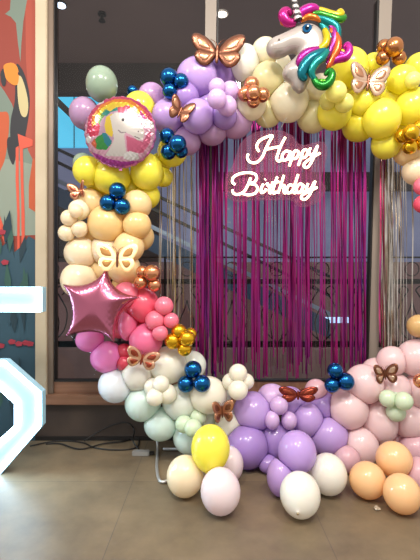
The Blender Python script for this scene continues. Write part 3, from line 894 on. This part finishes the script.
# floor clusters
run('''
229 464 14.5 17.5 | blush | blush white balloon behind the big yellow balloon | Y=2.95
185 476 18.5 20 | peach_pale | creamy peach balloon resting on the floor beside the hoop foot | Y=2.8
220.5 491 20 22.5 | blush | blush pink balloon on the floor below the yellow balloon | Y=2.58
210.5 448 19.5 23 | yellow | big front yellow balloon with its knot showing, on top of pale ones | Y=2.78 knot=-3,20
''', 'front cluster of floor balloons under the yellow one', 2.8, .8)
run('''
328 474 18.5 20 | white | white balloon on the floor beside the dusky pinks | Y=2.82
300 494.5 20 22 | white | front white balloon on the floor with its knot showing | Y=2.55 knot=-2,15
297 452 19 21 | lilac | front lilac balloon sitting on the white pair | Y=2.82
''', 'front cluster of white and lilac floor balloons', 2.8, .8)
run('''
367.5 480 17.7 | orange | peach-orange balloon on the floor next to the pink balloons | Y=2.78
402 493.5 18 19 | orange | peach-orange balloon frontmost on the floor | Y=2.62
394 459.5 17.5 17.5 | orange | peach-orange balloon topmost of the trio | Y=2.86
''', 'trio of peach-orange floor balloons', 2.8, .8)

def press_contacts():
    """balloons that touch press flat against each other instead of passing through"""
    n = len(PLACED)
    for i in range(n):
        ci, Ri, _ = PLACED[i]; me = BOBJ[i].data
        planes = []
        for j in range(n):
            if j == i: continue
            cj, Rj, _ = PLACED[j]; dv = cj - ci; d = dv.length
            if d < (Ri + Rj) * 1.12:
                t = (d * d + Ri * Ri - Rj * Rj) / (2 * d)
                if d >= Ri + Rj: t = Ri + (d - Ri - Rj) / 2
                planes.append((dv / d, max(t, -.6 * Ri) - .0004))
        for v in me.vertices:
            for _ in range(2):
                for nrm, t in planes:
                    q = v.co.dot(nrm)
                    if q > t: v.co -= nrm * (q - t)
        me.update()
press_contacts()

def surfY(px, py):
    best = 3.3
    for c, R, (x, y, rx, ry, Y) in PLACED:
        u = ((px - x) / rx) ** 2 + ((py - y) / ry) ** 2
        if u < 1: best = min(best, Y - R * math.sqrt(1 - u))
    return best
def region_Y(pts, q=0.0):
    v = sorted(surfY(a, c) for a, c in pts); return v[int(q * (len(v) - 1))]

# ================================================================== FOIL BALLOONS
def foil_print(me, paint, base):
    at = me.color_attributes.new('print', 'FLOAT_COLOR', 'CORNER')
    for p in me.polygons:
        c = paint(p.center.x, p.center.z, p.center.y) or base
        for li in p.loop_indices: at.data[li].color = c
def print_mat(name, rough=.28, metal=.45):
    m = mat(name, '#ffffff', rough=rough, metal=metal); nt = m.node_tree
    a = nt.nodes.new('ShaderNodeVertexColor'); a.layer_name = 'print'
    nt.links.new(a.outputs['Color'], nt.nodes['Principled BSDF'].inputs['Base Color']); return m

# --- round foil with a printed unicorn and rainbow
FX, FY_, FR = 120.5, 132.5, 36.0
ypts = [(FX + FR * .95 * math.cos(t) * s, FY_ + FR * .95 * math.sin(t) * s) for t in [k * .5 for k in range(13)] for s in (.3, .6, .9)]
Yf = region_Y(ypts) - 0.085
rf = empty('round_foil_balloon', P(FX, FY_, Yf), 'round foil balloon printed with a white unicorn, rainbow and clouds', 'foil balloon')
R = FR * Yf / F
outl = [(R * math.cos(t) * (1 + .012 * math.sin(t * 26)), R * math.sin(t) * (1 + .012 * math.sin(t * 26))) for t in [2 * math.pi * k / 104 for k in range(104)]]
me = inflate(outl, 0.07, R / 42, R * .9, crinkle=0.0025)
PR = [  # polygons in the printed picture, x right, y down, circle centre (212, 230), radius 182
 ('#e8b0c4', [(30, 30), (395, 30), (395, 420), (30, 420)]),
 ('#d8486c', [(60, 130), (120, 70), (210, 48), (300, 65), (360, 120), (390, 190), (355, 200), (320, 130), (250, 95), (170, 100), (110, 150), (95, 200), (92, 240), (45, 245)]),
 ('#f08a30', [(75, 160), (120, 100), (190, 70), (270, 75), (330, 120), (350, 165), (335, 172), (300, 125), (240, 100), (170, 105), (115, 150), (100, 210), (75, 215)]),
 ('#f4d838', [(90, 170), (125, 120), (180, 88), (250, 90), (305, 120), (320, 150), (305, 150), (250, 110), (190, 105), (140, 130), (110, 175), (105, 230), (85, 230)]),
 ('#70a050', [(105, 175), (140, 130), (190, 108), (240, 108), (210, 125), (160, 140), (128, 180), (122, 230), (100, 232)]),
 ('#c9a0b8', [(122, 190), (150, 150), (200, 128), (260, 118), (310, 150), (330, 200), (240, 240), (160, 300), (110, 260)]),
 ('#e04060', [(60, 230), (110, 190), (120, 215), (110, 260), (62, 262)]),
 ('#f0d040', [(150, 170), (180, 150), (200, 170), (190, 230), (180, 270), (150, 250), (142, 210)]),
 ('#3f9a48', [(78, 285), (110, 262), (140, 250), (165, 270), (178, 300), (150, 330), (100, 325)]),
 ('#2f8a98', [(130, 245), (152, 250), (180, 290), (160, 320), (140, 290)]),
 ('#e06c48', [(70, 295), (90, 270), (100, 300), (95, 322)]),
 ('#2a8c80', [(125, 150), (160, 128), (205, 120), (215, 135), (175, 142), (150, 165)]),
 ('#e0506c', [(205, 120), (260, 105), (275, 125), (245, 150), (210, 145)]),
 ('#f2cc3c', [(150, 130), (180, 100), (230, 98), (240, 115), (200, 118), (170, 140)]),
 ('#e4dcd4', [(170, 165), (195, 145), (225, 150), (262, 158), (295, 175), (325, 205), (340, 240), (330, 278), (308, 284), (280, 262), (248, 246), (240, 262), (245, 300), (250, 345), (240, 362), (140, 358), (170, 320), (190, 280), (182, 225)]),
 ('#f0ece4', [(255, 130), (290, 110), (305, 125), (285, 165), (262, 160)]),
 ('#d8688a', [(250, 262), (290, 275), (330, 290), (352, 250), (372, 230), (365, 290), (330, 340), (255, 345)]),
 ('#f2eeea', [(80, 80), (100, 65), (130, 70), (135, 88), (108, 98), (82, 100)]),
 ('#f2eeea', [(325, 190), (350, 170), (380, 185), (385, 215), (350, 220), (328, 208)]),
 ('#f2eeea', [(235, 350), (265, 335), (305, 345), (310, 368), (270, 380), (235, 372)]),
 ('#f2eeea', [(38, 262), (62, 255), (72, 275), (58, 292), (40, 285)]),
 ('#c04aa8', [(60, 330), (100, 345), (160, 372), (235, 385), (320, 375), (360, 340), (340, 400), (240, 420), (120, 400)]),
 ('#c85090', [(318, 130), (350, 170), (336, 176), (312, 150)]),
 ('#f8e8c8', [(92, 160), (100, 150), (112, 158), (118, 180), (104, 195), (92, 188)]),
 ('#1c1c28', [(228, 176), (238, 174), (244, 182), (240, 192), (230, 192), (226, 184)]),
 ('#7a6a70', [(306, 236), (312, 236), (312, 242), (306, 242)]),
 ('#7a6a70', [(290, 262), (318, 272), (318, 276), (288, 266)]),
 ('#9a8890', [(212, 232), (226, 244), (250, 244), (250, 248), (224, 250), (210, 238)]),
]
PR = [(tuple(v * .45 for v in rgb(c)[:3]) + (1,), p) for c, p in PR]
def paint_round(x, z, y):
    u = 212 + x / R * 182; v = 230 - z / R * 182
    rr = math.hypot(x, z) / R
    if rr > .965 or y > 0.0: return rgb('#b8689a')
    col = None
    for c, p in PR:
        if inside((u, v), p): col = c
    return col
foil_print(me, paint_round, rgb('#906070'))
o = link('printed_envelope', me, print_mat('foil_print', .25, .35), rf, smooth=True)
bm = bmesh.new(); add_box(bm, (-.012, -.002, -R * 1.06), (.012, .002, -R * .98)); link('valve_tab', tomesh('vt', bm), mat('foil_tab', '#b8689a', rough=.3, metal=.6), rf)

# --- star
tips = [(107, 262), (142, 297), (115.5, 343), (66, 336.5), (62, 284)]
mids = [(114.5, 287), (120.5, 312), (96, 332), (72.5, 311), (91, 282)]
out_px = []
for i in range(5):
    a, m_, c = Vector(tips[i]), Vector(mids[i]), Vector(tips[(i + 1) % 5])
    ctrl = m_ * 2 - (a + c) / 2
    for k in range(12):
        t = k / 12; out_px.append(a * (1 - t) ** 2 + ctrl * 2 * t * (1 - t) + c * t * t)
cx_, cy_ = 98, 306
samp = [(cx_ + (p.x - cx_) * s, cy_ + (p.y - cy_) * s) for p in out_px[::3] for s in (.3, .6, .85)]
Ys = region_Y(samp) - 0.085
st = empty('star_foil_balloon', P(cx_, cy_, Ys), 'large five pointed metallic mauve pink star balloon over peach and pink balloons', 'foil balloon')
k_ = Ys / F
me = inflate([((p.x - cx_) * k_, -(p.y - cy_) * k_) for p in out_px], 0.085, 0.012, 0.19, crinkle=0.0028)
link('star_envelope', me, mat('star_foil', '#ac6078', rough=.22, metal=.85), st, smooth=True)
st.rotation_euler = (math.radians(-6), 0, 0)

# --- unicorn head balloon
def U(cx, cy): return (260 + cx / 4.667, cy / 4.667)
headp = [(165, 128), (130, 148), (95, 165), (60, 180), (38, 196), (28, 228), (40, 257), (72, 273), (108, 266), (140, 250), (172, 252), (150, 280), (122, 305), (104, 335), (108, 362), (140, 390), (155, 415), (182, 434), (210, 420), (245, 350), (300, 270), (305, 200), (285, 150), (250, 122), (210, 116)]
hp = [Vector(U(a, c)) for a, c in headp]; hs = catmull(hp, 5, True)
cxu, cyu = 302, 48
Yu = region_Y([(p.x, p.y) for p in hs] + [(cxu, cyu), (300, 70), (290, 80), (325, 75)]) - 0.165
un = empty('unicorn_foil_balloon', P(cxu, cyu, Yu), 'white unicorn head balloon with silver striped horn and rainbow mane', 'foil balloon')
ku = Yu / F
def uo(px, py, dy=0.0): return Vector(((px - cxu) * ku, dy, -(py - cyu) * ku))
me = inflate([((p.x - cxu) * ku, -(p.y - cyu) * ku) for p in hs], 0.075, 0.011, 0.085)
link('head', me, mat('unicorn_white', '#a49c96', rough=.3, metal=.2), un, smooth=True)
# horn with spiral bands
hb = Vector(U(168, 128)); ht = Vector((288.2, -7.5))
bm = bmesh.new(); n = 40; pts = []; rad = []
for i in range(n + 1):
    t = i / n; p = hb.lerp(ht, t); pts.append(uo(p.x, p.y, -0.085)); rad.append((4.2 * (1 - t) + 1.0 * t) * ku)
add_tube(bm, pts, rad, 16)
me = tomesh('horn', bm)
axis = (pts[-1] - pts[0]); ln_ = axis.length; axis.normalize()
ux = axis.orthogonal().normalized(); uy = axis.cross(ux)
for p in me.polygons:
    d = p.center - pts[0]; t = d.dot(axis) / ln_; a = math.atan2(d.dot(uy), d.dot(ux))
    p.material_index = 1 if ((t * 6 + a / (2 * math.pi)) % 1.0) < .5 else 0
link('horn', me, [mat('horn_silver', '#d8d4d0', rough=.25, metal=.6), mat('horn_dark', '#3a3638', rough=.3, metal=.5)], un, smooth=True)
def lock(name, pts, w, color, dy=-.05, rough=.22):
    q = catmull([uo(*U(a, c), dy) for a, c in pts], 5); n = len(q)
    prof = [w * 1.22 / 4.667 * ku * (.25 + .75 * math.sin(math.pi * min(1, (i / (n - 1)) * .86 + .12)) ** .7) for i in range(n)]
    for i in range(n): q[i].y += -.012 * math.sin(i / n * math.pi)
    return tube_obj('mane_lock', q, prof, mat('mane_' + color.strip('#'), '#' + ''.join('%02x' % int(int(color[i:i + 2], 16) * .86) for i in (1, 3, 5)), rough=rough, metal=.6), un, seg=10)
lock('f', [(158, 128), (118, 126), (100, 96), (118, 78), (142, 92)], 20, '#d0288c')
lock('f', [(118, 132), (98, 128), (94, 105)], 9, '#e8602c', -.045)
lock('f', [(172, 122), (180, 92), (212, 72), (245, 66), (268, 78)], 20, '#d428a0')
lock('f', [(182, 122), (215, 105), (250, 112), (275, 125)], 12, '#e88030', -.055)
lock('f', [(235, 70), (270, 72), (310, 88), (345, 98), (368, 92), (362, 76), (345, 84)], 14, '#f0d628', -.05)
lock('f', [(235, 88), (270, 92), (315, 108), (350, 118), (378, 110), (380, 92)], 15, '#3f9a30', -.055)
lock('f', [(250, 100), (285, 115), (320, 135), (345, 160), (348, 205), (335, 230)], 18, '#0f8c8c', -.05)
lock('f', [(290, 160), (300, 200), (290, 235), (262, 258), (235, 262)], 15, '#f2dc2c', -.06)
lock('f', [(310, 135), (330, 170), (332, 215), (318, 260), (300, 300)], 14, '#a02c90', -.06)
lock('f', [(318, 160), (345, 210), (345, 255), (325, 300), (300, 345)], 16, '#e8642c', -.065)
lock('f', [(300, 320), (345, 300), (385, 290), (400, 262), (392, 235), (376, 250)], 17, '#d02ca4', -.06)
lock('f', [(345, 250), (360, 275), (380, 280), (396, 262)], 12, '#b434b0', -.055)
lock('f', [(270, 255), (225, 268), (190, 290), (175, 320), (195, 330)], 19, '#b82898', -.065)
lock('f', [(290, 265), (255, 285), (215, 310), (190, 345), (185, 380), (205, 395)], 22, '#107c8c', -.075)
lock('f', [(300, 268), (275, 300), (240, 330), (225, 370), (245, 405)], 17, '#18948c', -.085)
lock('f', [(235, 385), (255, 420), (285, 428), (310, 405), (318, 375), (305, 360), (288, 378)], 17, '#1f8a2c', -.08)
lock('f', [(262, 400), (290, 408), (308, 385)], 10, '#5cb028', -.075)
lock('f', [(275, 118), (305, 165), (318, 215), (308, 262), (285, 300)], 17, '#0f8c8c', -.035)
lock('f', [(330, 235), (350, 262), (345, 295), (322, 320)], 14, '#d02ca4', -.045)
# eye, nostril, mouth line
def decal(name, pts, color, dy, r=None):
    bm = bmesh.new(); q = catmull([uo(*U(a, c), dy) for a, c in pts], 4, True)
    vs = [bm.verts.new(v) for v in q]; f = bm.faces.new(vs); ex = bmesh.ops.extrude_face_region(bm, geom=[f])
    for v in [e for e in ex['geom'] if isinstance(e, bmesh.types.BMVert)]: v.co.y += .004
    return link(name, tomesh(name, bm), mat('decal_' + color.strip('#'), color, rough=.7, spec=.05), un)
eye = decal('eye', [(186, 166), (197, 148), (218, 147), (229, 163), (218, 180), (197, 183)], '#12466c', -.088)
decal('pupil', [(198, 160), (206, 153), (214, 158), (214, 168), (206, 174), (199, 168)], '#0c1420', -.092)
decal('eye_glint', [(207, 155), (212, 155), (212, 160), (207, 160)], '#ffffff', -.095)
decal('nostril', [(76, 214), (80, 211), (84, 215), (80, 219)], '#5a4c48', -.083)
tube_obj('mouth_line', catmull([uo(*U(a, c), -.072) for a, c in ((48, 254), (70, 252), (110, 246), (150, 238), (175, 244))], 5), .0016, mat('mouth_grey', '#8a7c78', rough=.4), un, seg=5)
tube_obj('eyelash', catmull([uo(*U(a, c), -.08) for a, c in ((186, 160), (198, 147), (214, 145), (230, 152), (234, 148))], 5), .003, mat('lash_black', '#14161c', rough=.4), un, seg=5)

# ================================================================== BUTTERFLIES
UW = [(0.02, -0.02), (0.08, 0.34), (0.3, 0.68), (0.66, 0.92), (0.96, 0.9), (1.04, 0.62), (0.94, 0.28), (0.72, -0.02), (0.25, -0.12)]
LW = [(0.02, 0.06), (0.3, 0.08), (0.7, 0.1), (0.88, -0.14), (0.84, -0.46), (0.62, -0.72), (0.36, -0.7), (0.12, -0.36)]
def shrink(poly, s, dx, dz):
    cx = sum(p[0] for p in poly) / len(poly); cz = sum(p[1] for p in poly) / len(poly)
    return [(cx + (p[0] - cx) * s + dx, cz + (p[1] - cz) * s + dz) for p in poly]
WINGS = {}
for nm, pl in (('u', UW), ('l', LW)):
    sm = [tuple(v) for v in catmull([Vector(p) for p in pl], 4, True)]
    WINGS[nm] = inflate(sm, .07, .09, .3)
    WINGS[nm + 'p'] = inflate(shrink(sm, .58, .02, .0), .05, .09, .2)
bm = bmesh.new(); add_tube(bm, catmull([(0, 0, -.5), (0, 0, -.3), (0, 0, 0), (0, 0, .25), (0, 0, .42)], 3), [.03, .045, .06, .065, .06, .06, .07, .075, .07, .06, .065, .06, .03], 8)
BODY = tomesh('body', bm)
bm = bmesh.new(); add_tube(bm, catmull([(0.02, 0, .4), (.1, -.02, .6), (.26, -.04, .72)], 4), .014, 5); ANT = tomesh('antenna', bm)
for me_ in list(WINGS.values()) + [BODY, ANT]:
    for p in me_.polygons: p.use_smooth = True
def butterfly(px, py, halfw, roll, fold, yaw, m_w, m_p, m_b, label, aspect=1.0, pad=.02, tilt=0, ls=1.0, rs=1.0):
    samp = [(px + dx * halfw * .7, py + dz * halfw * .5) for dx in (-1, -.5, 0, .5, 1) for dz in (-1, 0, 1)]
    Y = region_Y(samp, .1) - pad; s = halfw * Y / F
    r = empty('foil_butterfly', P(px, py, Y), label, 'butterfly', 'foil butterflies perched on the balloons')
    r.rotation_euler = (math.radians(tilt), math.radians(-roll), math.radians(yaw)); r.scale = (s, s, s * aspect)
    for sx, ss in ((1, rs), (-1, ls)):
        for nm in ('u', 'l'):
            w = bpy.data.objects.new('wing', WINGS[nm].copy()); w.data.materials.append(m_w); COL.objects.link(w); w.parent = r
            w.scale = (sx * ss, 1, ss); w.rotation_euler = (0, 0, math.radians(-fold * sx))
            pn = bpy.data.objects.new('wing_marking', WINGS[nm + 'p'].copy()); pn.data.materials.append(m_p); COL.objects.link(pn); pn.parent = w; pn.location = (0, -.05, 0)
    bd = bpy.data.objects.new('body', BODY.copy()); bd.data.materials.append(m_b); COL.objects.link(bd); bd.parent = r; bd.location = (0, -.03, 0)
    for sx in (1, -1):
        a = bpy.data.objects.new('antenna', ANT.copy()); a.data.materials.append(m_b); COL.objects.link(a); a.parent = r; a.scale = (sx, 1, 1)
    return r
m_rg = mat('butterfly_rose_gold', '#bc8868', rough=.28, metal=.75)
m_rgd = mat('butterfly_bronze', '#80523e', rough=.3, metal=.75)
m_rgl = mat('butterfly_champagne', '#c8a890', rough=.25, metal=.6)
m_cop = mat('butterfly_copper', '#a8503c', rough=.25, metal=.85)
m_copd = mat('butterfly_copper_deep', '#8a3c30', rough=.22, metal=.85)
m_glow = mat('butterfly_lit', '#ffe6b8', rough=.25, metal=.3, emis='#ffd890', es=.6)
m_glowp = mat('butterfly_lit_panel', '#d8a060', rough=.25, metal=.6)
m_cry = mat('butterfly_crystal', '#d8a888', rough=.15, metal=.6, alpha=.85)
butterfly(217, 54, 27, -3, 12, 0, m_rgd, m_rg, m_rgd, 'largest rose gold butterfly on top of the lilac balloons near the mullion', .72, .03, ls=.95)
butterfly(180, 112, 13, -22, 25, 10, m_rgd, m_rg, m_rgd, 'small bronze butterfly with lit belly between two lilac balloons', 1.05)
butterfly(80.5, 192, 12, 10, 35, -20, m_rg, m_cop, m_rgd, 'small rose gold butterfly at the outer edge above the peach minis', .85)
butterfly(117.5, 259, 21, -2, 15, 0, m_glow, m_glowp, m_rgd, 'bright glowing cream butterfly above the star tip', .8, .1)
butterfly(368, 82, 19.5, -8, 8, 0, m_rgl, m_rg, m_rgd, 'beige rose gold butterfly on the yellow balloons', .95, .045)
butterfly(142, 359, 17, -15, 20, 8, m_cry, m_cop, m_cop, 'clear peach crystal butterfly over the pink and white balloons', .7, .02)
butterfly(222, 411, 14, 4, 42, 8, m_rg, m_rgd, m_rgd, 'rose gold butterfly above the big front yellow balloon', .95, .02)
butterfly(298, 395, 19, 0, 6, 0, m_copd, m_cop, m_copd, 'shiny copper red foil butterfly lying over the lilac balloons', .5, .045)
butterfly(385, 374, 13, 6, 30, -10, m_rgd, m_rgl, m_rgd, 'bronze butterfly with pale wing centres on the pink balloons', .9, .02)

# scrap on the floor
p = fl(377, 510, 0)
bm = bmesh.new(); bmesh.ops.create_icosphere(bm, subdivisions=2, radius=.022)
for v in bm.verts: v.co *= random.uniform(.7, 1.2); v.co.z *= .5
zmin = min(v.co.z for v in bm.verts)
for v in bm.verts: v.co.z -= zmin
o = link('plastic_scrap', tomesh('sc', bm), mat('clear_plastic', '#b8ac98', rough=.15, spec=.8, alpha=.7), loc=p)
tag(o, 'tiny crumpled scrap of clear plastic on the floor by the orange balloons', 'litter')

# ================================================================== LIGHT, CAMERA
w = bpy.data.worlds.new('world'); bpy.context.scene.world = w; w.use_nodes = True
nt = w.node_tree; bg = nt.nodes['Background']
tc = nt.nodes.new('ShaderNodeTexCoord'); sx = nt.nodes.new('ShaderNodeSeparateXYZ'); rp = nt.nodes.new('ShaderNodeValToRGB')
rp.color_ramp.elements[0].position = 0.0; rp.color_ramp.elements[0].color = (.46, .44, .43, 1)
rp.color_ramp.elements[1].position = 1.0; rp.color_ramp.elements[1].color = (.80, .76, .73, 1)
mr = nt.nodes.new('ShaderNodeMapRange'); mr.inputs['From Min'].default_value = -1; mr.inputs['From Max'].default_value = 1
nt.links.new(tc.outputs['Generated'], sx.inputs[0]); nt.links.new(sx.outputs['Z'], mr.inputs['Value']); nt.links.new(mr.outputs[0], rp.inputs[0]); nt.links.new(rp.outputs[0], bg.inputs['Color'])
bg.inputs['Strength'].default_value = 1.15

def area(name, loc, target, size, power, color, shape='DISK'):
    l = bpy.data.lights.new(name, 'AREA'); l.shape = shape; l.size = size; l.energy = power; l.color = color
    o = bpy.data.objects.new(name, l); COL.objects.link(o); o.location = loc
    o.rotation_euler = (Vector(target) - Vector(loc)).to_track_quat('-Z', 'Y').to_euler(); return o
area('lamp_a', (-0.6, 0.6, 4.2), (0.2, 3.2, 1.2), 0.45, 72, (1, .93, .84))
area('lamp_b', (1.4, 0.9, 4.2), (0.6, 3.2, 1.2), 0.45, 62, (1, .92, .82))
area('lamp_c', (0.6, -1.4, 5.3), (0.3, 3.2, 1.0), 0.7, 95, (1, .93, .86))
area('lamp_d', (-2.6, 1.2, 4.0), (-1.2, 3.4, 1.6), 0.5, 32, (1, .95, .9))
pl = bpy.data.lights.new('numeral_glow', 'SPOT'); pl.spot_size = math.radians(125); pl.spot_blend = .8; pl.energy = 110; pl.color = (.5, .8, 1); pl.shadow_soft_size = .3
po = bpy.data.objects.new('numeral_glow', pl); COL.objects.link(po); po.location = (-2.15, 2.9, 1.25); po.rotation_euler = (Vector((-1.3, 2.1, 0)) - po.location).to_track_quat('-Z', 'Y').to_euler()
area('lamp_hall', (1.0, 6.5, 4.3), (1.0, 7.5, 0), 1.5, 40, (.8, .88, 1))

cam = bpy.data.cameras.new('camera'); co = bpy.data.objects.new('camera', cam); COL.objects.link(co)
co.location = (0, 0, H); co.rotation_euler = (math.pi / 2, 0, 0)
cam.sensor_fit = 'HORIZONTAL'; cam.sensor_width = 36; cam.lens = 36 * F / 420; cam.clip_start = .05
bpy.context.scene.camera = co
sc = bpy.context.scene
sc.view_settings.view_transform = 'Standard'; sc.view_settings.look = 'None'; sc.view_settings.exposure = 0.14; sc.view_settings.gamma = 1
